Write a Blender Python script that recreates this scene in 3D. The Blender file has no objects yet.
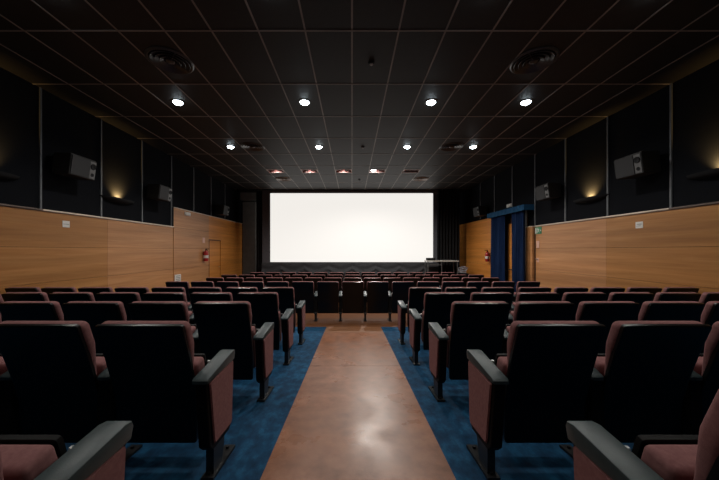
import bpy, bmesh, math, random
from mathutils import Vector, Matrix
random.seed(7)
C = bpy.context.scene.collection
PI = math.pi
CAMZ = 1.67          # camera height above the flat front floor
CEIL = 4.48
SL = 0.0625          # slope of the raked floor
YF = 7.776           # where the rake meets the flat front
WX = 5.4             # half width of the hall
YB = 14.6            # wall behind the screen
Y0 = -2.5            # wall behind the camera
STAGE = 0.45

def floor_z(y):
    return max(0.0, 0.486 - SL*y) + 0.058*max(0.0, 1.25 - max(y, -0.2))     # a little steeper behind the last rows

# ------------------------------------------------------------------ materials
def mat(name, col, rough=0.6, spec=0.5, metal=0.0, emit=None, estr=0.0, coat=0.0, sheen=0.0):
    m = bpy.data.materials.new(name); m.use_nodes = True
    b = m.node_tree.nodes['Principled BSDF']
    b.inputs['Base Color'].default_value = (*col, 1)
    b.inputs['Roughness'].default_value = rough
    b.inputs['Specular IOR Level'].default_value = spec
    b.inputs['Metallic'].default_value = metal
    b.inputs['Coat Weight'].default_value = coat
    b.inputs['Sheen Weight'].default_value = sheen
    if emit:
        b.inputs['Emission Color'].default_value = (*emit, 1)
        b.inputs['Emission Strength'].default_value = estr
    return m

def noise_mat(name, stops, scale=(1,1,1), nscale=5.0, detail=6.0, rough=0.6, spec=0.5, rough_amp=0.0,
              bump=0.0, bump_scale=None, distort=0.0, second=None, nrough=0.6):
    """procedural colour from object-space noise through a ramp"""
    m = mat(name, stops[0][1], rough, spec)
    nt = m.node_tree; N = nt.nodes; L = nt.links; b = N['Principled BSDF']
    tc = N.new('ShaderNodeTexCoord'); mp = N.new('ShaderNodeMapping')
    mp.inputs['Scale'].default_value = scale
    L.new(tc.outputs['Object'], mp.inputs['Vector'])
    nz = N.new('ShaderNodeTexNoise'); nz.inputs['Scale'].default_value = nscale
    nz.inputs['Detail'].default_value = detail; nz.inputs['Roughness'].default_value = nrough
    nz.inputs['Distortion'].default_value = distort
    L.new(mp.outputs['Vector'], nz.inputs['Vector'])
    rp = N.new('ShaderNodeValToRGB'); e = rp.color_ramp.elements
    e[0].position = stops[0][0]; e[0].color = (*stops[0][1], 1)
    e[1].position = stops[-1][0]; e[1].color = (*stops[-1][1], 1)
    for p, c in stops[1:-1]:
        x = e.new(p); x.color = (*c, 1)
    L.new(nz.outputs['Fac'], rp.inputs['Fac'])
    out = rp.outputs['Color']
    if second:                        # (mapping scale, noise scale, dark factor): slow blotches multiplied in
        mp2 = N.new('ShaderNodeMapping'); mp2.inputs['Scale'].default_value = second[0]
        L.new(tc.outputs['Object'], mp2.inputs['Vector'])
        n2 = N.new('ShaderNodeTexNoise'); n2.inputs['Scale'].default_value = second[1]; n2.inputs['Detail'].default_value = 5
        L.new(mp2.outputs['Vector'], n2.inputs['Vector'])
        r2 = N.new('ShaderNodeMapRange'); r2.inputs['From Min'].default_value = 0.3; r2.inputs['From Max'].default_value = 0.7
        r2.inputs['To Min'].default_value = second[2]; r2.inputs['To Max'].default_value = 1.0
        L.new(n2.outputs['Fac'], r2.inputs['Value'])
        mx = N.new('ShaderNodeMix'); mx.data_type = 'RGBA'; mx.blend_type = 'MULTIPLY'; mx.inputs['Factor'].default_value = 1
        L.new(out, mx.inputs['A']); L.new(r2.outputs['Result'], mx.inputs['B']); out = mx.outputs['Result']
        if rough_amp:
            r3 = N.new('ShaderNodeMapRange'); r3.inputs['From Min'].default_value = 0.3; r3.inputs['From Max'].default_value = 0.7
            r3.inputs['To Min'].default_value = rough + rough_amp; r3.inputs['To Max'].default_value = rough
            L.new(n2.outputs['Fac'], r3.inputs['Value']); L.new(r3.outputs['Result'], b.inputs['Roughness'])
    L.new(out, b.inputs['Base Color'])
    if bump:
        nb = N.new('ShaderNodeTexNoise'); nb.inputs['Scale'].default_value = bump_scale or 200
        nb.inputs['Detail'].default_value = 3
        L.new(tc.outputs['Object'], nb.inputs['Vector'])
        bp = N.new('ShaderNodeBump'); bp.inputs['Strength'].default_value = bump; bp.inputs['Distance'].default_value = 0.01
        L.new(nb.outputs['Fac'], bp.inputs['Height']); L.new(bp.outputs['Normal'], b.inputs['Normal'])
    return m

M = {}
M['shell'] = noise_mat('black_vinyl', [(0.3,(0.0015,0.0015,0.0016)),(0.7,(0.0028,0.0028,0.003))], nscale=30, rough=0.28, spec=0.30, bump=0.08, bump_scale=260)
M['pink'] = noise_mat('maroon_plush', [(0.3,(0.195,0.086,0.086)),(0.7,(0.265,0.126,0.122))], nscale=60, rough=0.9, spec=0.15, bump=0.15, bump_scale=500)
M['pad'] = noise_mat('armrest_rubber', [(0.3,(0.017,0.032,0.035)),(0.7,(0.027,0.046,0.050))], nscale=40, rough=0.42, spec=0.5, bump=0.1, bump_scale=300)
M['board'] = noise_mat('black_board', [(0.3,(0.002,0.002,0.0022)),(0.7,(0.004,0.004,0.0042))], nscale=20, rough=0.6, spec=0.15)
M['foot'] = noise_mat('black_steel', [(0.3,(0.008,0.008,0.009)),(0.7,(0.014,0.014,0.015))], nscale=20, rough=0.4, spec=0.5)
M['chrome'] = noise_mat('bare_steel', [(0.3,(0.35,0.35,0.35)),(0.7,(0.5,0.5,0.5))], nscale=20, rough=0.3)
M['chrome'].node_tree.nodes['Principled BSDF'].inputs['Metallic'].default_value = 1
M['carpet'] = noise_mat('blue_carpet', [(0.32,(0.001,0.024,0.064)),(0.5,(0.003,0.046,0.110)),(0.68,(0.010,0.090,0.19))], scale=(1.6,1,1), nscale=9, detail=8, rough=0.85, spec=0.2,
                        bump=0.25, bump_scale=350, second=((0.6,1,1),2.0,0.75))
M['lino'] = noise_mat('brown_lino', [(0.28,(0.185,0.070,0.034)),(0.5,(0.27,0.112,0.058)),(0.72,(0.36,0.160,0.090))], nscale=9, detail=9, rough=0.25, spec=0.34, rough_amp=0.14,
                      second=((1,1,1),3.2,0.72), bump=0.06, bump_scale=70)
M['lino_edge'] = noise_mat('orange_brown_lino', [(0.25,(0.19,0.080,0.035)),(0.75,(0.26,0.115,0.055))], nscale=7, detail=8, rough=0.33, spec=0.45, rough_amp=0.15, second=((1,1,1),2.4,0.8))
M['wood_floor'] = noise_mat('front_wood_floor', [(0.3,(0.105,0.038,0.014)),(0.7,(0.165,0.065,0.026))], scale=(0.8,8,1), nscale=4, rough=0.38, spec=0.4)
def wood(name, a, b_, c):
    return noise_mat(name, [(0.28,a),(0.5,b_),(0.72,c)], scale=(1,0.35,9), nscale=1.6, detail=9, rough=0.42, spec=0.35, distort=0.6, second=((1,0.12,2.2),1.6,0.62), nrough=0.65)
M['wood'] = wood('wood_veneer', (0.36,0.145,0.036), (0.46,0.20,0.056), (0.55,0.26,0.084))
M['wood2'] = wood('wood_veneer_lit', (0.43,0.185,0.066), (0.53,0.245,0.096), (0.62,0.31,0.13))  # same veneer, paler and pinker: white lamp light put into its colour
M['wood3'] = wood('wood_veneer_orange', (0.54,0.185,0.030), (0.66,0.250,0.048), (0.76,0.315,0.075))
M['wood_dark'] = wood('wood_dark', (0.045,0.018,0.008), (0.065,0.027,0.012), (0.09,0.037,0.017))
M['trimlight'] = noise_mat('pale_trim', [(0.3,(0.58,0.48,0.38)),(0.7,(0.66,0.56,0.46))], nscale=6, rough=0.4)
M['trimdark'] = noise_mat('dark_trim', [(0.3,(0.10,0.07,0.055)),(0.7,(0.14,0.10,0.08))], nscale=6, rough=0.5)
M['fabric'] = noise_mat('black_wall_fabric', [(0.3,(0.0040,0.0045,0.0062)),(0.7,(0.0065,0.0073,0.0095))], nscale=40, rough=0.95, spec=0.1, bump=0.1, bump_scale=400)
M['strip'] = noise_mat('grey_metal_strip', [(0.3,(0.10,0.11,0.12)),(0.7,(0.14,0.15,0.16))], nscale=10, rough=0.45)
M['tile'] = noise_mat('dark_ceiling_tile', [(0.3,(0.014,0.0125,0.0115)),(0.7,(0.019,0.017,0.0155))], nscale=12, rough=0.6, spec=0.3, bump=0.08, bump_scale=250)
M['tbar'] = noise_mat('ceiling_t_bar', [(0.3,(0.23,0.195,0.17)),(0.7,(0.29,0.25,0.22))], nscale=5, rough=0.5)
M['ventmetal'] = noise_mat('dark_vent_metal', [(0.3,(0.035,0.033,0.031)),(0.7,(0.06,0.056,0.05))], nscale=8, rough=0.35, spec=0.6)
M['ventpale'] = noise_mat('pale_vent_metal', [(0.3,(0.34,0.31,0.28)),(0.7,(0.42,0.39,0.35))], nscale=8, rough=0.45)
M['black'] = noise_mat('matt_black', [(0.3,(0.006,0.006,0.007)),(0.7,(0.010,0.010,0.011))], nscale=15, rough=0.7, spec=0.2)
M['drape'] = noise_mat('black_drape', [(0.3,(0.055,0.055,0.060)),(0.7,(0.075,0.075,0.082))], nscale=20, rough=0.9, spec=0.15)
M['border'] = noise_mat('screen_border_cloth', [(0.3,(0.10,0.10,0.112)),(0.7,(0.13,0.13,0.145))], nscale=20, rough=0.9, spec=0.15)
M['greypanel'] = noise_mat('dark_grey_panel', [(0.3,(0.13,0.124,0.115)),(0.7,(0.17,0.162,0.15))], nscale=4, rough=0.9, spec=0.15)
M['screen'] = mat('lit_screen', (0.24,0.24,0.235), 0.9, 0.05, emit=(1.0,0.965,0.915), estr=0.88)  # projected light put into the cloth as its own emission
M['lens'] = mat('lamp_lens', (0.8,0.8,0.8), 0.5, emit=(0.78,0.92,1.0), estr=30)
M['lens_front'] = mat('stage_lamp_lens', (0.8,0.8,0.8), 0.5, emit=(1.0,0.98,0.96), estr=26)
M['warmlens'] = mat('warm_bulb', (0.8,0.7,0.5), 0.5, emit=(1.0,0.66,0.28), estr=8)
M['white'] = noise_mat('white_plastic', [(0.3,(0.62,0.60,0.57)),(0.7,(0.72,0.70,0.67))], nscale=9, rough=0.5)
M['pinkplate'] = noise_mat('pale_pink_plastic', [(0.3,(0.60,0.36,0.28)),(0.7,(0.70,0.42,0.33))], nscale=9, rough=0.5)
M['greymark'] = noise_mat('grey_print', [(0.3,(0.22,0.21,0.20)),(0.7,(0.30,0.29,0.28))], nscale=9, rough=0.6)
M['green'] = noise_mat('sign_green', [(0.3,(0.02,0.17,0.075)),(0.7,(0.03,0.21,0.095))], nscale=9, rough=0.5)
M['red'] = noise_mat('red_paint', [(0.3,(0.30,0.012,0.014)),(0.7,(0.40,0.018,0.02))], nscale=9, rough=0.3)
M['speaker'] = noise_mat('speaker_cabinet', [(0.3,(0.004,0.0035,0.0035)),(0.7,(0.006,0.005,0.005))], nscale=12, rough=0.6)
M['grille'] = noise_mat('speaker_grille', [(0.3,(0.011,0.011,0.0125)),(0.7,(0.017,0.017,0.0185))], nscale=90, rough=0.7)
M['hornplate'] = noise_mat('speaker_plate', [(0.3,(0.075,0.075,0.075)),(0.7,(0.11,0.11,0.11))], nscale=12, rough=0.4)
M['bluecurtain'] = noise_mat('blue_velvet', [(0.3,(0.0025,0.011,0.040)),(0.7,(0.006,0.020,0.068))], scale=(3,3,0.4), nscale=5, rough=0.9, spec=0.15)
M['bluevalance'] = noise_mat('blue_valance', [(0.3,(0.006,0.042,0.10)),(0.7,(0.011,0.062,0.135))], nscale=6, rough=0.85, spec=0.15)
M['recess'] = noise_mat('red_recess', [(0.3,(0.16,0.06,0.055)),(0.7,(0.20,0.08,0.07))], nscale=6, rough=0.5)
M['recessframe'] = noise_mat('lamp_frame_paint', [(0.3,(0.62,0.50,0.47)),(0.7,(0.70,0.58,0.55))], nscale=6, rough=0.45)
M['darkred'] = noise_mat('dark_red_bulb', [(0.3,(0.055,0.008,0.008)),(0.7,(0.085,0.014,0.012))], nscale=10, rough=0.3)
M['tabletop'] = noise_mat('table_white', [(0.3,(0.52,0.50,0.46)),(0.7,(0.60,0.58,0.54))], nscale=9, rough=0.4)
M['tableleg'] = noise_mat('table_leg_grey', [(0.3,(0.07,0.07,0.07)),(0.7,(0.11,0.11,0.11))], nscale=9, rough=0.4)
M['cable'] = noise_mat('pale_cable', [(0.3,(0.40,0.43,0.52)),(0.7,(0.55,0.56,0.62))], nscale=9, rough=0.5)

# ------------------------------------------------------------------ helpers
def new(): return bmesh.new()
def box(bm, lo, hi):
    r = bmesh.ops.create_cube(bm, size=1)
    s = Vector(hi) - Vector(lo); c = (Vector(hi) + Vector(lo))/2
    for v in r['verts']: v.co = Vector((v.co.x*s.x, v.co.y*s.y, v.co.z*s.z)) + c
    return r['verts']
def bevel_all(bm, r, seg=2):
    bmesh.ops.bevel(bm, geom=list(bm.edges), offset=r, segments=seg, affect='EDGES', profile=0.5, clamp_overlap=True)
def cyl(bm, p0, p1, r0, r1=None, seg=16, caps=True):
    p0 = Vector(p0); p1 = Vector(p1); d = p1 - p0
    q = d.to_track_quat('Z', 'Y').to_matrix().to_4x4()
    bmesh.ops.create_cone(bm, cap_ends=caps, segments=seg, radius1=r0, radius2=r0 if r1 is None else r1, depth=d.length,
                          matrix=Matrix.Translation((p0+p1)/2) @ q)
def lathe(bm, prof, seg=32, closed=False, mtx=None):
    rings = []
    for r, z in prof:
        ring = []
        for k in range(seg):
            a = 2*PI*k/seg
            p = Vector((r*math.cos(a), r*math.sin(a), z))
            ring.append(bm.verts.new(mtx @ p if mtx else p))
        rings.append(ring)
    n = len(rings)
    for i in range(n if closed else n-1):
        A = rings[i]; B = rings[(i+1) % n]
        for k in range(seg):
            bm.faces.new((A[k], A[(k+1) % seg], B[(k+1) % seg], B[k]))
    return rings
def prism(bm, pts, ax, t0, t1):
    """extrude a 2-D polygon along axis ax (0,1,2) from t0 to t1; pts are in the other two axes"""
    def P(a, b, t):
        return {0:(t,a,b), 1:(a,t,b), 2:(a,b,t)}[ax]
    A = [bm.verts.new(P(a,b,t0)) for a,b in pts]; B = [bm.verts.new(P(a,b,t1)) for a,b in pts]
    bm.faces.new(A); bm.faces.new(B[::-1])
    n = len(pts)
    for i in range(n): bm.faces.new((A[i], B[i], B[(i+1) % n], A[(i+1) % n]))
def tube(bm, pts, r, seg=8):
    pts = [Vector(p) for p in pts]; rings = []
    for i, p in enumerate(pts):
        d = (pts[min(i+1, len(pts)-1)] - pts[max(i-1, 0)]).normalized()
        up = Vector((0,0,1)) if abs(d.z) < 0.9 else Vector((1,0,0))
        a = d.cross(up).normalized(); b = d.cross(a)
        rings.append([bm.verts.new(p + (a*math.cos(2*PI*k/seg) + b*math.sin(2*PI*k/seg))*r) for k in range(seg)])
    for A, B in zip(rings, rings[1:]):
        for k in range(seg): bm.faces.new((A[k], A[(k+1) % seg], B[(k+1) % seg], B[k]))
    bm.faces.new(rings[0][::-1]); bm.faces.new(rings[-1])

def finish(name, bm, m, smooth=False):
    bmesh.ops.recalc_face_normals(bm, faces=list(bm.faces))
    me = bpy.data.meshes.new(name); bm.to_mesh(me); bm.free()
    for x in (m if isinstance(m, (list, tuple)) else [m]): me.materials.append(x)
    if smooth:
        me.polygons.foreach_set('use_smooth', [True]*len(me.polygons))
        try: me.set_sharp_from_angle(angle=math.radians(40))
        except Exception: pass
    return me
def obj(name, bm, m, parent=None, smooth=False, loc=None):
    me = bm if isinstance(bm, bpy.types.Mesh) else finish(name, bm, m, smooth)
    o = bpy.data.objects.new(name, me); C.objects.link(o)
    if parent: o.parent = parent
    if loc: o.location = loc
    return o
def tag(o, label, cat, group=None):
    o['label'] = label; o['category'] = cat
    if group: o['group'] = group
    return o
def thing(name, label, cat, loc=(0,0,0), rot=(0,0,0), group=None):
    o = bpy.data.objects.new(name, None); C.objects.link(o)
    o.location = loc; o.rotation_euler = rot; o.empty_display_size = 0.1
    return tag(o, label, cat, group)
def struct(name, bm, m, smooth=False, parent=None):
    o = obj(name, bm, m, parent, smooth)
    if not parent: o['kind'] = 'structure'
    return o
def dup(root, loc, rot, label, group=None):
    r = root.copy(); C.objects.link(r); r.location = loc; r.rotation_euler = rot; r['label'] = label
    if group: r['group'] = group
    for ch in list(root.children):
        c = ch.copy(); C.objects.link(c); c.parent = r
        for g in list(ch.children):
            d = g.copy(); C.objects.link(d); d.parent = c
    return r

# ------------------------------------------------------------------ the setting
def floor_strip(name, x0, x1, y0, y1, m, lift=0.0, thick=0.05):
    bm = new(); ys = [y0] + [y for y in (-0.2, 1.25, YF) if y0 < y < y1] + [y1]
    top = [[bm.verts.new((x, y, floor_z(y)+lift)) for x in (x0, x1)] for y in ys]
    bot = [[bm.verts.new((x, y, floor_z(y)+lift-thick)) for x in (x0, x1)] for y in ys]
    for i in range(len(ys)-1):
        bm.faces.new((top[i][0], top[i][1], top[i+1][1], top[i+1][0]))
        bm.faces.new((bot[i][0], bot[i+1][0], bot[i+1][1], bot[i][1]))
        for s in (0,1): bm.faces.new((top[i][s], top[i+1][s], bot[i+1][s], bot[i][s]))
    bm.faces.new((top[0][0], bot[0][0], bot[0][1], top[0][1])); bm.faces.new((top[-1][0], top[-1][1], bot[-1][1], bot[-1][0]))
    return struct(name, bm, m)
AX0, AX1 = -0.515, 0.583
floor_strip('floor', -WX, AX0, Y0, 5.90, M['carpet'])
floor_strip('floor_right_carpet', AX1, WX, Y0, 5.90, M['carpet'])
floor_strip('floor_aisle', AX0, AX1, Y0, 3.54, M['lino'])
floor_strip('floor_aisle_front', AX0, AX1, 3.544, 5.40, M['lino'])
floor_strip('floor_aisle_end', AX0, AX1, 5.40, 5.90, M['lino_edge'])
floor_strip('floor_front', -WX, WX, 5.90, YB, M['wood_floor'])
# pale edge welds between carpet and lino
bm = new(); box(bm, (-WX,12.45,0), (WX,YB,STAGE)); struct('floor_stage', bm, M['black'])

# ceiling of tiles, open where the front lamps are recessed
LAMPX = [-2.7, -1.5, -0.3, 0.9, 2.1]; LAMPY = 10.34; HW, HD = 0.27, 0.16
bm = new()
def cq(x0, x1, y0, y1):
    v = [bm.verts.new(p) for p in ((x0,y0,CEIL),(x0,y1,CEIL),(x1,y1,CEIL),(x1,y0,CEIL))]; bm.faces.new(v)
cq(-WX, WX, Y0, LAMPY-HD); cq(-WX, WX, LAMPY+HD, YB)
xs = [-WX] + [x for c in LAMPX for x in (c-HW, c+HW)] + [WX]
for i in range(0, len(xs), 2): cq(xs[i], xs[i+1], LAMPY-HD, LAMPY+HD)
struct('ceiling', bm, M['tile'])
bm = new(); box(bm, (-WX,Y0,CEIL+0.3), (WX,YB,CEIL+0.4)); struct('ceiling_slab', bm, M['black'])
bm = new()
for k in range(-8, 9): box(bm, (0.6*k-0.011, Y0, CEIL-0.004), (0.6*k+0.011, 13.6, CEIL+0.004))
yy = 3.74-1.2*5
while yy < 13.6:
    box(bm, (-WX, yy-0.011, CEIL-0.0055), (WX, yy+0.011, CEIL+0.003)); yy += 1.2
struct('ceiling_grid', bm, M['tbar'])

# side walls (black fabric), rear and screen walls
for s, nm in ((-1,'left'), (1,'right')):
    bm = new(); box(bm, (min(s*WX, s*(WX+0.15)), Y0, -0.1), (max(s*WX, s*(WX+0.15)), YB, CEIL+0.3)); struct('wall_'+nm, bm, M['fabric'])
bm = new(); box(bm, (-WX-0.15,Y0-0.15,-0.1), (WX+0.15,Y0,CEIL+0.3)); struct('wall_rear', bm, M['fabric'])
bm = new(); box(bm, (-WX-0.15,YB,-0.1), (WX+0.15,YB+0.15,CEIL+0.3)); struct('wall_front', bm, M['black'])

trim_no = [0]
def trim(bm, m, smooth=False):
    trim_no[0] += 1
    return struct('trim_%d' % trim_no[0], bm, m, smooth)
T = 0.035      # veneer thickness
Zlow, Zhi = CAMZ+0.68, CAMZ+1.27
seams = [CAMZ+0.05, CAMZ-0.57]
def veneer(s, y0, y1, ztop, m, t=T):
    """a run of horizontal boards; the shadow gaps between boards are real"""
    bm = new(); zs = [-0.05 if y1 > YF else max(0.0, floor_z(y1))-0.05]
    zl = [zs[0]] + sorted(seams) + ([CAMZ+0.68] if ztop > Zlow+0.1 else []) + [ztop]
    zl = [z for i, z in enumerate(zl) if i == 0 or z > zl[0]]
    for a, b in zip(zl, zl[1:]):
        x0, x1 = s*WX, s*(WX-t)
        box(bm, (min(x0,x1), y0+0.002, a+0.003), (max(x0,x1), y1-0.002, b-0.003))
    return trim(bm, m)
# left wall
veneer(-1, Y0, 3.85, Zlow, M['wood']); veneer(-1, 3.85, 6.41, Zlow, M['wood']); veneer(-1, 6.41, 8.76, Zlow, M['wood2'])
veneer(-1, 8.76, 10.92, Zhi, M['wood2'], 0.05); veneer(-1, 11.92, 14.25, Zhi, M['wood3'])
bm = new(); box(bm, (-WX,10.92,CAMZ+0.40), (-WX+T,11.92,Zhi)); trim(bm, M['wood3'])
# right wall
veneer(1, Y0, 3.72, Zlow, M['wood']); veneer(1, 3.72, 6.16, Zlow, M['wood']); veneer(1, 6.16, 8.52, Zlow, M['wood2'])
bm = new(); box(bm, (WX-0.03,8.52,-0.02), (WX,8.60,Zlow-0.02)); trim(bm, M['wood_dark'])
bm = new(); box(bm, (WX-0.09,8.60,-0.02), (WX,8.92,Zlow)); trim(bm, M['wood2'])
veneer(1, 10.96, 14.55, Zhi-0.02, M['wood3'])
# top rails of the wainscot
def rail(s, y0, y1, z, m, h=0.03, t=0.06):
    bm = new(); x0, x1 = s*WX, s*(WX-t)
    box(bm, (min(x0,x1), y0, z), (max(x0,x1), y1, z+h)); bevel_all(bm, 0.004, 1); trim(bm, m)
rail(-1, Y0, 5.05, Zlow, M['trimdark']); rail(-1, 5.05, 8.76, Zlow, M['trimlight']); rail(-1, 8.76, 14.25, Zhi, M['trimlight'], 0.025, 0.065)
rail(1, Y0, 4.93, Zlow, M['trimdark']); rail(1, 4.93, 8.52, Zlow, M['trimlight']); rail(1, 8.60, 8.92, Zlow, M['trimlight'], 0.03, 0.1)
bm = new(); box(bm, (-WX,8.74,Zlow+0.03), (-WX+0.052,8.759,Zhi+0.02)); trim(bm, M['black'])
# vertical metal strips between the fabric panels
for s, base in ((-1,5.05), (1,4.93)):
    for k in range(-3, 7):
        y = base + 1.22*k
        zb = Zlow+0.03 if y < 8.72 else Zhi+0.03
        bm = new(); x0, x1 = s*WX, s*(WX-0.025)
        box(bm, (min(x0,x1), y-0.014, zb), (max(x0,x1), y+0.014, CEIL)); trim(bm, M['strip'])
# doors
bm = new(); box(bm, (-WX,10.95,0), (-WX+0.02,11.89,CAMZ+0.37)); d1 = struct('door_1', bm, M['wood3'])
bm = new()
box(bm, (-WX+0.001,10.915,0), (-WX+0.055,10.95,CAMZ+0.40)); box(bm, (-WX+0.001,10.95,CAMZ+0.37), (-WX+0.055,11.89,CAMZ+0.40))
f = struct('door_frame', bm, M['wood_dark'], parent=d1)
bm = new(); cyl(bm, (-WX+0.02,11.78,1.0), (-WX+0.07,11.78,1.0), 0.012); cyl(bm, (-WX+0.07,11.78,1.0), (-WX+0.07,11.66,1.0), 0.011)
struct('door_handle', bm, M['chrome'], True, d1)
bm = new(); box(bm, (WX-0.03,8.95,0), (WX,10.93,2.95)); d2 = struct('door_2', bm, M['wood_dark'])
bm = new(); box(bm, (WX-0.055,9.50,0.02), (WX-0.03,9.96,2.55)); bevel_all(bm, 0.005, 1); struct('door_leaf', bm, M['wood3'], parent=d2)
bm = new(); cyl(bm, (WX-0.055,9.6,1.02), (WX-0.13,9.6,1.02), 0.014); cyl(bm, (WX-0.13,9.55,1.02), (WX-0.13,9.92,1.02), 0.016)
struct('door_push_bar', bm, M['black'], True, d2)

# front left acoustic column and the beam above it, front right black pier
bm = new(); box(bm, (-5.36,14.28,STAGE-0.1), (-4.72,14.55,CAMZ+2.36)); bevel_all(bm, 0.015, 2); struct('wall_column', bm, M['greypanel'])
bm = new(); box(bm, (-WX,14.1,CAMZ+2.42), (-4.35,14.6,CAMZ+2.78)); struct('wall_beam', bm, M['greypanel'])

# ------------------------------------------------------------------ cinema seats
def bent(w_fn, t_fn, curve, off, r, nseg=14, seg=3, x0=0.0):
    """a rounded slab that follows curve [(y,z)...] bottom to top; off = how far its back face lies in front of the curve"""
    pts = [Vector((0,y,z)) for y, z in curve]
    acc = [0.0]
    for a, b in zip(pts, pts[1:]): acc.append(acc[-1] + (b-a).length)
    Ltot = acc[-1]
    def at(v):
        v = min(max(v, 0), Ltot)
        for i in range(len(acc)-1):
            if v <= acc[i+1] + 1e-9:
                f = (v-acc[i])/(acc[i+1]-acc[i])
                return pts[i].lerp(pts[i+1], f)
        return pts[-1]
    def nrm(v):
        d = at(min(v+0.05, Ltot)) - at(max(v-0.05, 0)); d.normalize()
        return Vector((0, d.z, -d.y))
    bm = new(); box(bm, (-0.5*1, 0, 0), (0.5, 0.1, Ltot))
    # bevel in real proportions: width 0.5 and thickness 0.1 nominal
    bmesh.ops.bevel(bm, geom=list(bm.edges), offset=r, segments=seg, affect='EDGES', profile=0.5)
    for k in range(1, nseg):
        bmesh.ops.bisect_plane(bm, geom=list(bm.verts)+list(bm.edges)+list(bm.faces), plane_co=(0,0,Ltot*k/nseg), plane_no=(0,0,1))
    for v in bm.verts:
        s = v.co.z/Ltot
        hw = w_fn(s); t = t_fn(s)
        x = v.co.x
        e = 0.5 - abs(x)
        x = math.copysign(max(hw - e, 0) if e < 0.12 else (hw-0.12)*(abs(x)/0.38), x) if hw > 0.13 else x*2*hw
        p = at(v.co.z); n = nrm(v.co.z)
        v.co = p + n*(off + v.co.y/0.1*t) + Vector((x + x0, 0, 0))
    return bm
lerp = lambda a, b, f: a + (b-a)*f
BACK = [(0.185,0.17),(0.178,0.30),(0.166,0.42),(0.131,0.545),(0.070,0.71),(0.0,0.874)]
CUSH = [(0.150,0.47),(0.131,0.545),(0.070,0.71),(0.005,0.871)]
def seat_meshes():
    D = {}
    D['back_shell'] = finish('back_shell', bent(lambda s: 0.236, lambda s: 0.026, BACK, 0.0, 0.015, 12, 3), M['shell'], True)
    D['back_cushion'] = finish('back_cushion', bent(lambda s: lerp(0.212, 0.244, min(1, s*1.5)), lambda s: lerp(0.026, 0.066, min(1, s*1.5)), CUSH, 0.010, 0.034, 12, 4), M['pink'], True)
    SEAT = [(0.300,0.23),(0.275,0.37),(0.236,0.52),(0.205,0.615)]
    D['seat_cushion'] = finish('seat_cushion', bent(lambda s: 0.221, lambda s: 0.092, SEAT, -0.010, 0.020, 8, 3), M['pink'], True)
    bm = bent(lambda s: 0.216, lambda s: 0.022, SEAT, 0.084, 0.012, 8, 2)
    D['seat_pan'] = finish('seat_pan', bm, M['board'], True)
    bm = new(); cyl(bm, (-0.0135,0,0), (0.0135,0,0), 0.012, seg=12)
    D['hinge_pin'] = finish('hinge_pin', bm, M['chrome'], True)
    return D
D = seat_meshes()
def arm_meshes(w, ys, zs):
    """pad, board, leg with foot, centred on x = 0; the pad rises towards the front"""
    E = {}
    bm = new(); prism(bm, [(ys-0.012,zs-0.028),(ys-0.012,zs-0.011),(ys,zs),(0.345,0.655),(0.372,0.652),(0.380,0.635),(0.372,0.595),(0.33,0.600)], 0, -w/2, w/2)
    bmesh.ops.bevel(bm, geom=[e for e in bm.edges if abs(e.verts[0].co.x - e.verts[1].co.x) < 1e-6], offset=0.006, segments=2, affect='EDGES', profile=0.5)
    E['armrest'] = finish('armrest', bm, M['pad'], True)
    b = w*(0.99 if ys > 0.1 else 0.74)
    bm = new(); prism(bm, [(ys-0.002,zs-0.022),(max(ys+0.01,0.09),0.20),(0.13,0.165),(0.345,0.165),(0.366,0.20),(0.366,0.60)], 0, -b/2, b/2)
    bmesh.ops.bevel(bm, geom=[e for e in bm.edges if abs(e.verts[0].co.x - e.verts[1].co.x) < 1e-6], offset=0.005, segments=1, affect='EDGES')
    E['arm_board'] = finish('arm_board', bm, M['board'])
    bm = new(); prism(bm, [(0.165,0.0),(0.155,0.17),(0.30,0.17),(0.27,0.0)], 0, -0.022, 0.022)
    box(bm, (-0.035,0.13,0.0), (0.035,0.44,0.016)); cyl(bm, (0,0.16,0.016), (0,0.16,0.03), 0.011, seg=8); cyl(bm, (0,0.40,0.016), (0,0.40,0.03), 0.011, seg=8)
    E['leg'] = finish('leg', bm, M['foot'])
    return E
A_in, A_end = arm_meshes(0.070, 0.15, 0.570), arm_meshes(0.088, 0.03, 0.594)
def panel_mesh(s):
    bm = new(); x0 = s*0.0326; x1 = s*0.046
    prism(bm, [(0.045,0.558),(0.115,0.225),(0.125,0.205),(0.335,0.205),(0.350,0.225),(0.350,0.585),(0.335,0.598)], 0, min(x0,x1), max(x0,x1))
    bmesh.ops.bevel(bm, geom=[e for e in bm.edges if abs(e.verts[0].co.x - e.verts[1].co.x) < 1e-6], offset=0.005, segments=2, affect='EDGES')
    return finish('side_panel', bm, M['pink'], True)
PANEL = {-1: panel_mesh(-1), 1: panel_mesh(1)}
def add_arm(root, x, E, panel=0):
    a = obj('armrest', E['armrest'], None, root, loc=(x,0,0))
    b = obj('arm_board', E['arm_board'], None, root, loc=(x,0,0))
    if panel:
        p = obj('side_panel', PANEL[panel], None, b); p['label'] = 'maroon upholstered side panel'
    obj('leg', E['leg'], None, root, loc=(x,0,0))
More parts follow.
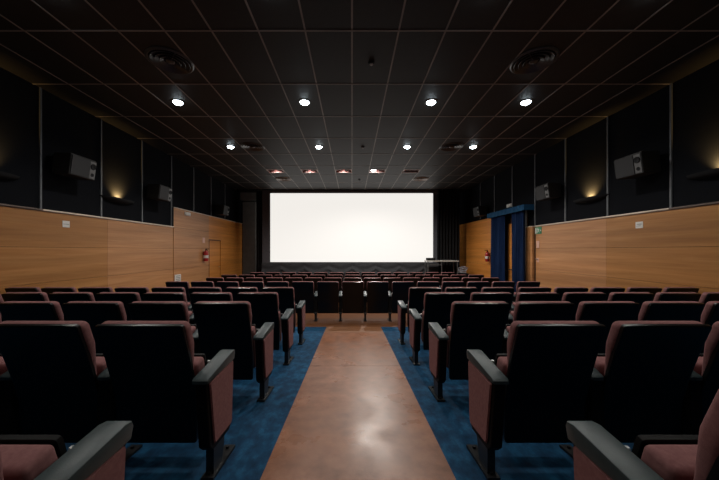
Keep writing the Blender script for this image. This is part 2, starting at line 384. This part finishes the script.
def make_seat(kind):
    """kind: which sides carry arms. 'R','L' one inner arm; 'RE','LE' the aisle-end arm with its padded panel; 'RL' both inner"""
    t = thing('theatre_chair', '', 'chair')
    obj('back_shell', D['back_shell'], None, t); obj('back_cushion', D['back_cushion'], None, t)
    sc = obj('seat_cushion', D['seat_cushion'], None, t); obj('seat_pan', D['seat_pan'], None, t)
    for s in (-1, 1): obj('hinge_pin', D['hinge_pin'], None, t, loc=(s*0.229,0.335,0.585))
    if 'RE' in kind: add_arm(t, 0.33, A_end, 1)
    elif 'R' in kind: add_arm(t, 0.277, A_in)
    if 'LE' in kind: add_arm(t, -0.33, A_end, -1)
    elif 'L' in kind: add_arm(t, -0.262 if 'R' in kind else -0.277, A_in)
    return t
protos = {}
used = set()
def place_seat(kind, x, y, label, group):
    if y < 7.3: y -= 0.055            # the chair leans with the raked floor
    loc = (x, y, floor_z(y)); rot = (-math.atan(SL), 0, 0) if y < 7.3 else (0,0,0)
    if kind not in protos: protos[kind] = make_seat(kind)
    if kind in used: return dup(protos[kind], loc, rot, label, group)
    used.add(kind); o = protos[kind]; o.location = loc; o.rotation_euler = rot; tag(o, label, 'chair', group); return o
ORD = ['', 'aisle', 'second', 'third', 'fourth', 'fifth', 'sixth', 'seventh', 'wall-side eighth']
ROWN = ['row nearest the camera', 'second row from the camera', 'third row from the camera', 'fourth row from the camera', 'fifth row from the camera']
ROWY = [0.578, 1.55, 2.51, 3.48, 4.45]
P = 0.563
for r, y in enumerate(ROWY):
    for s, side in ((-1,'left'), (1,'right')):
        # only the seats the photograph shows something of
        nvis = [1, 4, 6, 8, 8][r]
        for k in range(nvis):
            x = s*((1.138 if s < 0 else 1.122) - (0.062 if r == 0 else 0) + P*k) if k < 7 else s*(1.138 + P*7 - 0.012)
            if k == 0:
                kind = 'RE' if s < 0 else 'LE'
                if r == 0: label = 'black-backed maroon theatre chair cut off at the bottom %s corner, tipped up' % side
                else: label = 'black-backed maroon theatre chair at the aisle end, %s block, %s' % (side, ROWN[r])
            else:
                kind = 'R' if s < 0 else 'L'
                label = 'black-backed maroon theatre chair, %s from the aisle, %s block, %s' % (ORD[k+1], side, ROWN[r])
            if k == 7: kind = 'RL'
            place_seat(kind, x, y, label, 'chairs in the %s block, %s' % (side, ROWN[r]))
CO = ['', 'first', 'second', 'third', 'fourth', 'fifth', 'sixth', 'leftmost seventh']
for r, (y, half) in enumerate(((6.42,7), (8.20,7), (9.15,7), (10.15,6))):
    rn = ['first row beyond the aisle', 'second row beyond the aisle', 'third row beyond the aisle', 'row nearest the screen'][r]
    for k in range(-half, half+1):
        kind = 'RL' if k == -half else 'R'
        if k == 0: label = 'black-backed maroon theatre chair at the middle of the %s' % rn
        else:
            label = 'black-backed maroon theatre chair, %s %s of the middle, %s' % (['','first','second','third','fourth','fifth','sixth','seventh'][abs(k)], 'left' if k < 0 else 'right', rn)
        place_seat(kind, 0.02 + 0.556*k, y, label, 'chairs in the ' + rn)

# ------------------------------------------------------------------ screen, masking, drapes
YS = 13.6
def SX(px): return (px-352)*YS/292
def SZ(py, y=YS): return CAMZ + (250-py)*y/292
scr = thing('cinema_screen', 'wide blank white cinema screen at the front of the hall', 'screen', (0,YS,STAGE))
def place(bm):                     # builders below work in world space; shift to the thing's base
    bmesh.ops.translate(bm, verts=list(bm.verts), vec=(0,-YS,-STAGE)); return bm
sx0, sx1, sz0, sz1 = SX(270.3), SX(433), SZ(262), SZ(193.2)
bm = new(); box(bm, (sx0,YS,sz0), (sx1,YS+0.02,sz1)); obj('screen_surface', place(bm), M['screen'], scr)
bm = new()
box(bm, (SX(262.5),YS-0.03,sz0-0.03), (sx0,YS+0.05,CEIL-0.02)); box(bm, (sx1,YS-0.03,sz0-0.03), (SX(437),YS+0.05,CEIL-0.02))
box(bm, (sx0,YS-0.03,sz1), (sx1,YS+0.05,CEIL-0.02)); box(bm, (sx0,YS-0.03,sz0-0.03), (sx1,YS+0.05,sz0))
obj('screen_border', place(bm), M['border'], scr)
# gathered black skirt under the screen
def cloth(x0, x1, z0, z1, y, nx, nz, fn, thick=0.012):
    bm = new(); F = []; B = []
    for i in range(nx+1):
        fa = []; ba = []
        for j in range(nz+1):
            u, v = i/nx, j/nz
            x, z = lerp(x0,x1,u), lerp(z0,z1,v); d = fn(x, z, u, v)
            fa.append(bm.verts.new((x, y+d, z))); ba.append(bm.verts.new((x, y+d+thick, z)))
        F.append(fa); B.append(ba)
    for i in range(nx):
        for j in range(nz):
            bm.faces.new((F[i][j],F[i+1][j],F[i+1][j+1],F[i][j+1])); bm.faces.new((B[i][j],B[i][j+1],B[i+1][j+1],B[i+1][j]))
    for i in range(nx):
        bm.faces.new((F[i][0],B[i][0],B[i+1][0],F[i+1][0])); bm.faces.new((F[i][nz],F[i+1][nz],B[i+1][nz],B[i][nz]))
    for j in range(nz):
        bm.faces.new((F[0][j],F[0][j+1],B[0][j+1],B[0][j])); bm.faces.new((F[nx][j],B[nx][j],B[nx][j+1],F[nx][j+1]))
    return bm
def swag(x, z, u, v):
    p = (x % 1.1)/1.1; c = 4*(p-0.5)**2            # each swag hangs between two fixings
    return -0.04*math.sin(12*(z*1.2 - c*0.55*(1.2-v))) * (0.35 + 0.65*(1-v)) - 0.02
sk = obj('screen_skirt', cloth(SX(262.5), SX(452), STAGE, sz0-0.03, YS-0.10, 260, 16, swag), M['drape'], smooth=True)
tag(sk, 'black gathered cloth skirt hanging below the white screen', 'drape')
def pleat(f, a, ph=0):
    return lambda x, z, u, v: a*math.sin(2*PI*f*x + ph + 0.6*math.sin(3*x)) * (0.75+0.25*v)
o = obj('masking_curtain', cloth(SX(437)+0.01, SX(458), STAGE, CEIL-0.05, YS-0.18, 120, 6, pleat(7, 0.05)), M['black'], smooth=True)
tag(o, 'black pleated masking curtain right of the white screen', 'curtain')
o = obj('masking_curtain', cloth(SX(255.5), SX(262.4), STAGE, CEIL-0.05, YS+0.12, 40, 6, pleat(8, 0.03)), M['black'], smooth=True)
tag(o, 'narrow black masking curtain between the screen and grey column', 'curtain')

# ------------------------------------------------------------------ doorway curtains on the right wall
def side_cloth(y0, y1, z0, z1, x, n, nz, fn):
    bm = cloth(y0, y1, z0, z1, 0, n, nz, fn)
    for v in bm.verts: v.co = Vector((x + v.co.y, v.co.x, v.co.z))
    return bm
ctop = CAMZ+1.20
for (y0, y1, nm) in ((8.76, 9.37, 'blue velvet door curtain on the near side of the doorway'), (9.90, 10.85, 'blue velvet door curtain on the far side of the doorway')):
    o = obj('door_curtain', side_cloth(y0, y1, 0.03, ctop, WX-0.24, 90, 10, lambda x, z, u, v: 0.035*math.sin(2*PI*6.5*x) + 0.012*math.sin(2*PI*15*x+z)), M['bluecurtain'], smooth=True)
    tag(o, nm, 'curtain', 'blue curtains at the side doorway')
bm = side_cloth(8.62, 10.95, ctop-0.02, ctop+0.15, WX-0.33, 120, 3, lambda x, z, u, v: 0.008*math.sin(2*PI*4*x))
box(bm, (WX-0.325,8.62,ctop+0.13), (WX-0.001,10.95,ctop+0.15)); box(bm, (WX-0.325,8.62,ctop-0.02), (WX-0.001,8.64,ctop+0.13)); box(bm, (WX-0.325,10.93,ctop-0.02), (WX-0.001,10.95,ctop+0.13))
tag(obj('curtain_valance', bm, M['bluevalance']), 'blue cloth valance box above the side doorway curtains', 'valance')

# ------------------------------------------------------------------ ceiling fixtures
def make_downlight():
    t = thing('downlight', '', 'ceiling light')
    bm = new(); lathe(bm, [(0.085,0),(0.118,0),(0.118,-0.006),(0.105,-0.012),(0.085,-0.010)], 32, True)
    obj('trim_ring', bm, M['ventmetal'], t, True)
    bm = new(); lathe(bm, [(0.084,-0.003),(0.080,-0.018),(0.060,-0.036),(0.030,-0.044),(0.001,-0.046)], 32)
    obj('lens', bm, M['lens'], t, True)
    return t
DLX = [-3.3, -0.9, 1.5, 3.3]
proto = None
DLN = ['leftmost', 'second from left', 'third from left', 'rightmost']
def spot(loc, energy, col, size=2.3, blend=0.6, rot=(0,0,0), rad=0.07):
    l = bpy.data.lights.new('lamp_light', 'SPOT'); l.energy = energy; l.color = col; l.spot_size = size; l.spot_blend = blend; l.shadow_soft_size = rad
    o = bpy.data.objects.new('lamp_light', l); C.objects.link(o); o.location = loc; o.rotation_euler = rot; return o
DE = 110
for r, y in enumerate((3.14, 5.54, 7.94)):
    for i, x in enumerate(DLX):
        lab = 'round white ceiling downlight, %s in the %s' % (DLN[i], ['row above the camera', 'row between the two large air vents', 'row beside the smaller air vents'][r])
        if r == 0: lab = 'round white ceiling downlight, %s, along the top edge of the picture' % DLN[i]
        if proto is None: proto = make_downlight(); o = proto; o.location = (x,y,CEIL); tag(o, lab, 'ceiling light', 'ceiling downlights')
        else: o = dup(proto, (x,y,CEIL), (0,0,0), lab, 'ceiling downlights')
        spot((x,y,CEIL-0.05), DE*(1.4 if abs(x) > 3 else 0.95)*(0.7 if r == 0 else 1.0), (1.0,0.95,0.88), 2.6)
for x in DLX: spot((x,0.74,CEIL-0.03), DE*0.3, (1.0,0.95,0.88))     # the row over the projection end, above the frame

def make_vent(m):
    t = thing('air_vent', '', 'vent')
    bm = new(); lathe(bm, [(0.275,0.0),(0.315,0.0),(0.315,-0.010),(0.295,-0.026),(0.275,-0.018)], 48, True)
    obj('rim', bm, m, t, True)
    for R in (0.235, 0.175, 0.115):
        bm = new(); lathe(bm, [(R-0.030,0.0),(R-0.026,-0.004),(R+0.022,-0.030),(R+0.026,-0.026),(R-0.018,0.0)], 48, True)
        obj('louvre_ring', bm, m, t, True)
    bm = new(); lathe(bm, [(0.001,-0.030),(0.04,-0.028),(0.058,-0.016),(0.06,0.0)], 32)
    obj('centre_cone', bm, m, t, True)
    bm = new()
    for k in range(4):
        a = PI/4 + k*PI/2
        cyl(bm, (0.05*math.cos(a),0.05*math.sin(a),-0.006), (0.28*math.cos(a),0.28*math.sin(a),-0.006), 0.006, seg=6)
    obj('spoke', bm, m, t)
    bm = new(); lathe(bm, [(0.001,-0.001),(0.275,-0.001)], 48); obj('duct_opening', bm, M['black'], t)
    return t
VN = [('large round dark air vent near the top %s of the ceiling', 4.34), ('round dark air vent beside the %s far ceiling downlight', 7.94), ('pale round air vent in the ceiling near the screen, %s side', 11.54)]
vd, vp = None, None
for text, y in VN:
    for x, side in ((-2.7,'left'), (2.7,'right')):
        lab = text % side
        pale = y > 11
        if pale and vp is None: vp = make_vent(M['ventpale']); vp.location = (x,y,CEIL); tag(vp, lab, 'vent', 'round ceiling air vents')
        elif not pale and vd is None: vd = make_vent(M['ventmetal']); vd.location = (x,y,CEIL); tag(vd, lab, 'vent', 'round ceiling air vents')
        else: dup(vp if pale else vd, (x,y,CEIL), (0,0,0), lab, 'round ceiling air vents')
det = None
for y, lab in ((4.37,'small round ceiling detector between the two large air vents'), (7.93,'small round ceiling detector between the middle air vents'), (11.6,'small round ceiling detector nearest the screen')):
    if det is None:
        det = thing('smoke_detector', lab, 'detector', (0.29,y,CEIL), group='ceiling detectors')
        bm = new(); lathe(bm, [(0.001,0),(0.045,0),(0.05,-0.008),(0.045,-0.02),(0.001,-0.022)], 24); obj('base', bm, M['black'], det, True)
        bm = new(); lathe(bm, [(0.001,-0.022),(0.025,-0.024),(0.028,-0.034),(0.018,-0.044),(0.001,-0.046)], 20); obj('sensor_head', bm, M['ventpale'], det, True)
    else: dup(det, (0.29,y,CEIL), (0,0,0), lab, 'ceiling detectors')

# recessed twin lamps in front of the screen
SN = ['leftmost twin recessed stage lamp in the row by the screen', 'second twin recessed stage lamp from the left, by the screen', 'middle twin recessed stage lamp in the row by the screen',
      'twin recessed stage lamp with one bulb burning bright white', 'rightmost twin recessed stage lamp in the row by the screen, dark']
for i, x in enumerate(LAMPX):
    t = thing('stage_lamp', SN[i], 'ceiling light', (x,LAMPY,CEIL), group='twin recessed lamps before the screen')
    bm = new(); a, b, h = HW-0.005, HD-0.005, 0.13
    lo = [(-a,-b),(a,-b),(a,b),(-a,b)]
    v0 = [bm.verts.new((p[0],p[1],-0.002)) for p in lo]; v1 = [bm.verts.new((p[0],p[1],h)) for p in lo]
    for k in range(4): bm.faces.new((v0[k], v0[(k+1) % 4], v1[(k+1) % 4], v1[k]))
    bm.faces.new(v1); o = obj('housing', bm, M['recess'], t)
    so = o.modifiers.new('wall', 'SOLIDIFY'); so.thickness = 0.004; so.offset = 1
    bm = new()
    box(bm, (-HW-0.015,-HD-0.015,-0.012), (HW+0.015,-HD+0.012,-0.001)); box(bm, (-HW-0.015,HD-0.012,-0.035), (HW+0.015,HD+0.015,-0.001))
    box(bm, (-HW-0.015,-HD+0.012,-0.012), (-HW+0.012,HD-0.012,-0.001)); box(bm, (HW-0.012,-HD+0.012,-0.012), (HW+0.015,HD-0.012,-0.001))
    obj('frame', bm, M['recessframe'], t)
    for q, dx in enumerate((-0.14, 0.14)):
        on = (i == 3 and q == 0)
        bm = new(); lathe(bm, [(0.03,0.12),(0.055,0.08),(0.095,0.015),(0.10,0.0),(0.088,-0.004),(0.05,0.06)], 28, True)
        bl = obj('lamp_cup', bm, M['darkred'], t, True, loc=(dx,0,0.012))
        bm = new(); lathe(bm, [(0.088,0.002),(0.06,-0.012),(0.03,-0.02),(0.001,-0.022)] if on else [(0.080,0.022),(0.05,0.012),(0.001,0.008)], 24)
        obj('lamp_lens', bm, M['lens_front'] if on else M['darkred'], bl, True)
    if i < 4:
        l = bpy.data.lights.new('recess_glow', 'POINT'); l.energy = 2.2 if i < 3 else 1.0; l.color = (1.0,0.78,0.72); l.shadow_soft_size = 0.01  # point light added for the pink glow inside; the dark bulbs emit nothing
        g = bpy.data.objects.new('recess_glow', l); C.objects.link(g); g.location = (x, LAMPY+0.02, CEIL+0.03)
spot((0.76,LAMPY,CEIL-0.05), 520, (1.0,0.95,0.88), 2.8, 0.5)

# ------------------------------------------------------------------ wall sconces and loudspeakers
def sconce(s, y, label):
    t = thing('wall_sconce', label, 'wall light', (s*WX, y, CAMZ+1.18), (0,0,0 if s < 0 else PI), 'boat-shaped wall uplights')
    # local: +x away from the wall, y along it
    bm = new(); n = 24; rings = []
    for i in range(n+1):
        u = -1 + 2*i/n; f = math.sqrt(max(1-u*u, 0.0)); yy = u*0.48
        d = 0.015 + 0.125*f; h = 0.012 + 0.095*f
        pr = [(0.002,0.0),(0.002,-h)] + [(0.002+d*math.sin(a), -h*math.cos(a)) for a in (0.35,0.75,1.15)] + [(0.002+d,0.0),(max(0.002+d-0.012,0.006),0.0)]
        pr += [(max(0.002+(d-0.012)*math.sin(a),0.005), -max(h-0.010,0.002)*math.cos(a)) for a in (1.15,0.75,0.35)] + [(0.012,-max(h-0.012,0.001))] + [(0.012,0.0)]
        rings.append([bm.verts.new((a, yy, b)) for a, b in pr])
    m = len(rings[0])
    for A, B in zip(rings, rings[1:]):
        for k in range(m): bm.faces.new((A[k], A[(k+1) % m], B[(k+1) % m], B[k]))
    bm.faces.new(rings[0]); bm.faces.new(rings[-1][::-1])
    obj('bowl', bm, M['black'], t, True)
    bm = new(); cyl(bm, (0.06,-0.055,-0.028), (0.06,0.055,-0.028), 0.011, seg=12); obj('bulb', bm, M['warmlens'], t, True)
    l = bpy.data.lights.new('sconce_light', 'SPOT'); l.energy = 85; l.color = (1.0,0.62,0.22); l.shadow_soft_size = 0.015; l.spot_size = 2.2; l.spot_blend = 0.9
    g = bpy.data.objects.new('sconce_light', l); C.objects.link(g); g.location = (s*(WX-0.09), y, CAMZ+1.18-0.008); g.rotation_euler = (PI, 0, 0); g.rotation_euler = Vector((s*1.0,0,0.95)).to_track_quat('-Z','Y').to_euler()
sconce(-1, 6.72, 'dark boat-shaped wall uplight between the two left speakers, glowing warm')
sconce(1, 6.60, 'dark boat-shaped wall uplight between the two right speakers, glowing warm')
sconce(-1, 4.25, 'dark boat-shaped wall uplight cut by the left picture edge')
sconce(1, 4.22, 'dark boat-shaped wall uplight cut by the right picture edge')

def make_speaker():
    """front face towards local +x, wall at x = 0; base of the cabinet at z = 0"""
    t = thing('loudspeaker', '', 'speaker')
    bm = new(); prism(bm, [(0.06,0.02),(0.375,0.0),(0.425,0.36),(0.40,0.385),(0.10,0.385)], 1, -0.26, 0.26)
    bevel_all(bm, 0.008, 1); obj('cabinet', bm, M['speaker'], t)
    def face(y0, y1, z0, z1, off0, off1):
        b = new(); fx = lambda z: 0.377 + (z/0.36)*0.05
        v = [b.verts.new((fx(z)+o, y, z)) for o in (off0, off1) for y, z in ((y0,z0),(y1,z0),(y1,z1),(y0,z1))]
        b.faces.new(v[:4]); b.faces.new(v[4:][::-1])
        for k in range(4): b.faces.new((v[k], v[(k+1) % 4], v[4+(k+1) % 4], v[4+k]))
        return b
    obj('grille', face(-0.245, 0.115, 0.015, 0.345, -0.004, 0.012), M['grille'], t)
    pl = obj('horn_plate', face(0.125, 0.245, 0.02, 0.34, -0.004, 0.006), M['hornplate'], t)
    fx = lambda z: 0.377 + (z/0.36)*0.05 + 0.006
    q = Vector((1,0,-0.14)).to_track_quat('Z','Y').to_matrix().to_4x4()
    bm = new(); lathe(bm, [(0.001,0.002),(0.03,0.003),(0.048,0.012),(0.055,0.012),(0.056,0.0)], 24, mtx=Matrix.Translation((fx(0.245),0.185,0.245)) @ q)
    obj('horn', bm, M['black'], pl, True)
    bm = new(); lathe(bm, [(0.001,0.002),(0.022,0.003),(0.030,0.008),(0.034,0.0)], 20, mtx=Matrix.Translation((fx(0.09),0.185,0.09)) @ q)
    obj('port', bm, M['black'], pl, True)
    bm = new(); box(bm, (0.0,-0.09,0.10), (0.02,0.09,0.30)); box(bm, (0.02,-0.03,0.16), (0.085,0.03,0.24)); obj('wall_bracket', bm, M['black'], t)
    return t
sp = None
for s, y, z, lab in ((-1,5.44,3.02,'black wall loudspeaker on left wall nearest the camera'), (1,5.29,3.00,'black wall loudspeaker on right wall nearest the camera'),
                     (-1,7.83,3.00,'black wall loudspeaker second along the left wall'), (1,7.68,3.00,'black wall loudspeaker second along the right wall'),
                     (-1,11.6,3.05,'black wall loudspeaker farthest along left wall, above wooden door'), (1,11.75,3.02,'black wall loudspeaker farthest along right wall beside the curtained doorway')):
    loc, rot = (s*WX,y,z), (0,0,0 if s < 0 else PI)
    if sp is None: sp = make_speaker(); sp.location = loc; tag(sp, lab, 'speaker', 'side wall loudspeakers')
    else: o = dup(sp, loc, rot, lab, 'side wall loudspeakers')

# ------------------------------------------------------------------ small wall things
def plate(name, label, cat, s, y, z, w, h, m, t=0.018, wt=T, group=None):
    bm = new(); box(bm, (0,-w/2,-h/2), (t,w/2,h/2)); bevel_all(bm, 0.003, 1)
    th = thing(name, label, cat, (s*(WX-wt), y, z), (0,0,0 if s < 0 else PI), group)
    obj('plate', bm, m, th); return th
for s, y, z in ((-1,5.475,2.155), (1,5.45,2.137)):
    p = plate('notice_plate', 'small square white notice on the %s wood panelling under the speaker' % ('left' if s < 0 else 'right'), 'sign', s, y, z, 0.14, 0.12, M['white'], 0.008, group='square white notices')
    bm = new()
    if s < 0: box(bm, (0.008,-0.055,-0.006), (0.0095,0.055,0.004))
    else: box(bm, (0.008,-0.045,0.006), (0.0095,0.05,0.022)); box(bm, (0.008,-0.05,-0.024), (0.0095,0.03,-0.012))
    obj('printed_line', bm, M['greymark'], p)
def emergency(s, y, z, label, wt):
    t = thing('emergency_light', label, 'emergency light', (s*(WX-wt), y, z), (0,0,0 if s < 0 else PI), 'white emergency lights')
    bm = new(); box(bm, (0,-0.15,-0.055), (0.035,0.15,0.055)); bevel_all(bm, 0.006, 2); obj('housing', bm, M['white'], t, True)
    bm = new(); box(bm, (0.033,-0.125,-0.04), (0.05,0.125,0.04)); bevel_all(bm, 0.008, 2); obj('diffuser', bm, M['white'], t, True)
emergency(-1, 9.47, CAMZ+1.17, 'white emergency light on left wood wall just below the top rail', 0.05)
emergency(1, 10.0, CAMZ+1.52, 'white emergency light above the blue doorway valance', 0.0)
plate('extinguisher_sign', 'faded pink sign on the left wood wall above the extinguisher', 'sign', -1, 10.53, 2.02, 0.17, 0.19, M['pinkplate'], 0.006, 0.05)
vp_ = plate('wall_vent_box', 'white square panel low on the left wood wall behind seats', 'wall panel', -1, 8.935, 0.80, 0.30, 0.24, M['white'], 0.03, 0.05)
bm = new()
for k in range(4): box(bm, (0.03,-0.11,-0.085+0.05*k), (0.034,0.11,-0.062+0.05*k))
obj('slot', bm, M['greymark'], vp_)
plate('light_switch', 'pale pink switch plate on right wood wall below green exit sign', 'switch', 1, 8.42, 1.83, 0.13, 0.20, M['pinkplate'], 0.012)
kn = thing('coat_hook', 'small metal hook on right wood wall below the pale switch plate', 'hook', (WX-T, 8.42, 1.38), (0,0,PI))
bm = new(); box(bm, (0,-0.05,-0.06), (0.008,0.05,0.06)); bevel_all(bm, 0.003, 1); obj('plate', bm, M['pinkplate'], kn)
bm = new(); cyl(bm, (0.008,0,0.02), (0.06,0,0.02), 0.012, seg=12); cyl(bm, (0.055,0,0.02), (0.065,0,0.045), 0.014, seg=12); obj('peg', bm, M['chrome'], kn, True)
# exit sign with running figure, doorway and arrow
ex = plate('exit_sign', 'green exit sign with white running figure beside the doorway', 'exit sign', 1, 8.40, CAMZ+0.56, 0.29, 0.20, M['green'], 0.010)
bm = new()
def poly(pts, x0=0.010, x1=0.0125): prism(bm, pts, 0, x0, x1)
bmesh.ops.create_uvsphere(bm, u_segments=12, v_segments=6, radius=0.016, matrix=Matrix.Translation((0.0112,-0.012,0.062)) @ Matrix.Diagonal((0.1,1,1,1)))
poly([(-0.028,0.046),(0.010,0.040),(0.016,0.0),(-0.012,-0.004)])                    # torso
poly([(0.016,0.0),(-0.002,-0.004),(0.022,-0.040),(0.052,-0.056),(0.056,-0.044),(0.034,-0.030)])   # trailing leg
poly([(-0.012,-0.004),(0.006,-0.002),(-0.024,-0.034),(-0.030,-0.078),(-0.044,-0.078),(-0.040,-0.028)])  # leading leg
poly([(-0.028,0.046),(-0.020,0.030),(-0.056,0.018),(-0.060,0.030)]); poly([(0.010,0.040),(0.006,0.026),(0.046,0.014),(0.050,0.028)])
obj('running_figure', bm, M['white'], ex)
bm = new(); box(bm, (0.010,-0.130,-0.080), (0.0122,-0.074,0.080)); obj('door_symbol', bm, M['white'], ex)
bm = new(); prism(bm, [(0.078,0.0),(0.104,0.028),(0.104,0.010),(0.134,0.010),(0.134,-0.010),(0.104,-0.010),(0.104,-0.028)], 0, 0.010, 0.0125); obj('arrow', bm, M['white'], ex)
def extinguisher(s, y, z, label, wt):
    t = thing('fire_extinguisher', label, 'fire extinguisher', (s*(WX-wt), y, z), (0,0,0 if s < 0 else PI), 'red fire extinguishers')
    bm = new(); lathe(bm, [(0.001,0),(0.075,0),(0.08,0.012),(0.08,0.30),(0.07,0.335),(0.045,0.36),(0.026,0.37),(0.026,0.385),(0.001,0.385)], 28, mtx=Matrix.Translation((0.10,0,0)))
    cy = obj('cylinder', bm, M['red'], t, True)
    bm = new(); cyl(bm, (0.10,0,0.11), (0.10,0,0.21), 0.0815, seg=28, caps=False); obj('paper_label', bm, M['white'], cy, True)
    bm = new(); cyl(bm, (0.10,0,0.385), (0.10,0,0.42), 0.022, seg=12); box(bm, (0.09,-0.02,0.42), (0.20,0.02,0.432)); box(bm, (0.09,-0.018,0.445), (0.21,0.018,0.455)); box(bm, (0.09,-0.018,0.43), (0.105,0.018,0.447)); obj('valve', bm, M['black'], t)
    bm = new(); tube(bm, [(0.10,0.02,0.405),(0.11,0.09,0.40),(0.115,0.115,0.34),(0.115,0.108,0.22),(0.115,0.10,0.08)], 0.011); cyl(bm, (0.115,0.10,0.08), (0.115,0.098,0.02), 0.013, 0.02, 10); obj('hose', bm, M['black'], t, True)
    bm = new(); box(bm, (0,-0.03,0.22), (0.012,0.03,0.34)); box(bm, (0.0,-0.02,0.28), (0.03,0.02,0.30)); obj('wall_bracket', bm, M['black'], t)
extinguisher(-1, 10.50, 1.27, 'red fire extinguisher hanging on the left wood wall beside the door', 0.05)
extinguisher(1, 11.36, 1.22, 'red fire extinguisher on right wood wall beside the blue curtain', T)

# ------------------------------------------------------------------ table and clutter on the low stage
tb = thing('side_table', 'narrow table with pale top standing right of the screen', 'table', (4.0,12.92,STAGE))
tz = CAMZ-0.46-STAGE
bm = new(); box(bm, (-0.74,-0.28,tz-0.05), (0.64,0.28,tz)); bevel_all(bm, 0.005, 1); obj('tabletop', bm, M['tabletop'], tb)
for x in (-0.70, 0.58):
    for y in (-0.24, 0.24):
        bm = new(); box(bm, (x-0.018,y-0.018,0), (x+0.018,y+0.018,tz-0.05)); obj('leg', bm, M['tableleg'], tb)
bm = new(); box(bm, (-0.68,-0.25,tz-0.20), (-0.12,-0.22,tz-0.17)); box(bm, (-0.12,-0.25,0), (-0.09,-0.22,tz-0.05)); obj('front_brace', bm, M['tableleg'], tb)
bx = thing('disc_player', 'flat black player box on the left end of pale table', 'player', (3.48,12.92,STAGE+tz))
bm = new(); box(bm, (-0.17,-0.16,0.012), (0.17,0.16,0.11)); bevel_all(bm, 0.005, 1); obj('case', bm, M['black'], bx)
for x in (-0.13, 0.13):
    for y in (-0.12, 0.12):
        bm = new(); cyl(bm, (x,y,0), (x,y,0.013), 0.015, seg=10); obj('foot', bm, M['black'], bx)
cb = thing('cable_coil', 'tangled coil of pale cable on a crate beside the table', 'cable', (4.86,12.85,STAGE+0.20))
for k in range(5):
    bm = new(); pts = []
    for i in range(41):
        a = 2*PI*i/40
        pts.append((0.19*math.cos(a)+0.02*random.uniform(-1,1)+0.02*k-0.04, 0.16*math.sin(a), 0.035+0.045*k+0.05*math.sin(2*a+k*1.3)*(0.4 if k == 0 else 1)*0.5+0.01*k))
    tube(bm, pts, 0.012, 6); obj('cable_loop', bm, M['cable'], cb, True)
cr = thing('storage_crate', 'black crate under the pale cable coil beside the table', 'crate', (4.86,12.85,STAGE))
bm = new(); box(bm, (-0.19,-0.22,0), (0.19,0.22,0.19)); bevel_all(bm, 0.008, 1); obj('body', bm, M['black'], cr)
bm = new(); box(bm, (-0.20,-0.23,0.17), (0.20,0.23,0.20)); obj('lid', bm, M['black'], cr)

# ------------------------------------------------------------------ world, camera, view
w = bpy.data.worlds.new('world'); bpy.context.scene.world = w; w.use_nodes = True
w.node_tree.nodes['Background'].inputs['Color'].default_value = (0,0,0,1)
cam = bpy.data.cameras.new('camera'); co = bpy.data.objects.new('camera', cam); C.objects.link(co)
co.location = (0,0,CAMZ); co.rotation_euler = (PI/2,0,0)
cam.sensor_width = 36; cam.lens = 292/719*36; cam.shift_x = 7.5/719; cam.shift_y = 10/719; cam.clip_start = 0.02
S = bpy.context.scene; S.camera = co
S.view_settings.view_transform = 'Standard'; S.view_settings.look = 'None'; S.view_settings.gamma = 1; S.view_settings.use_curve_mapping = False
S.view_settings.exposure = 0.0
S.cycles.use_denoising = True
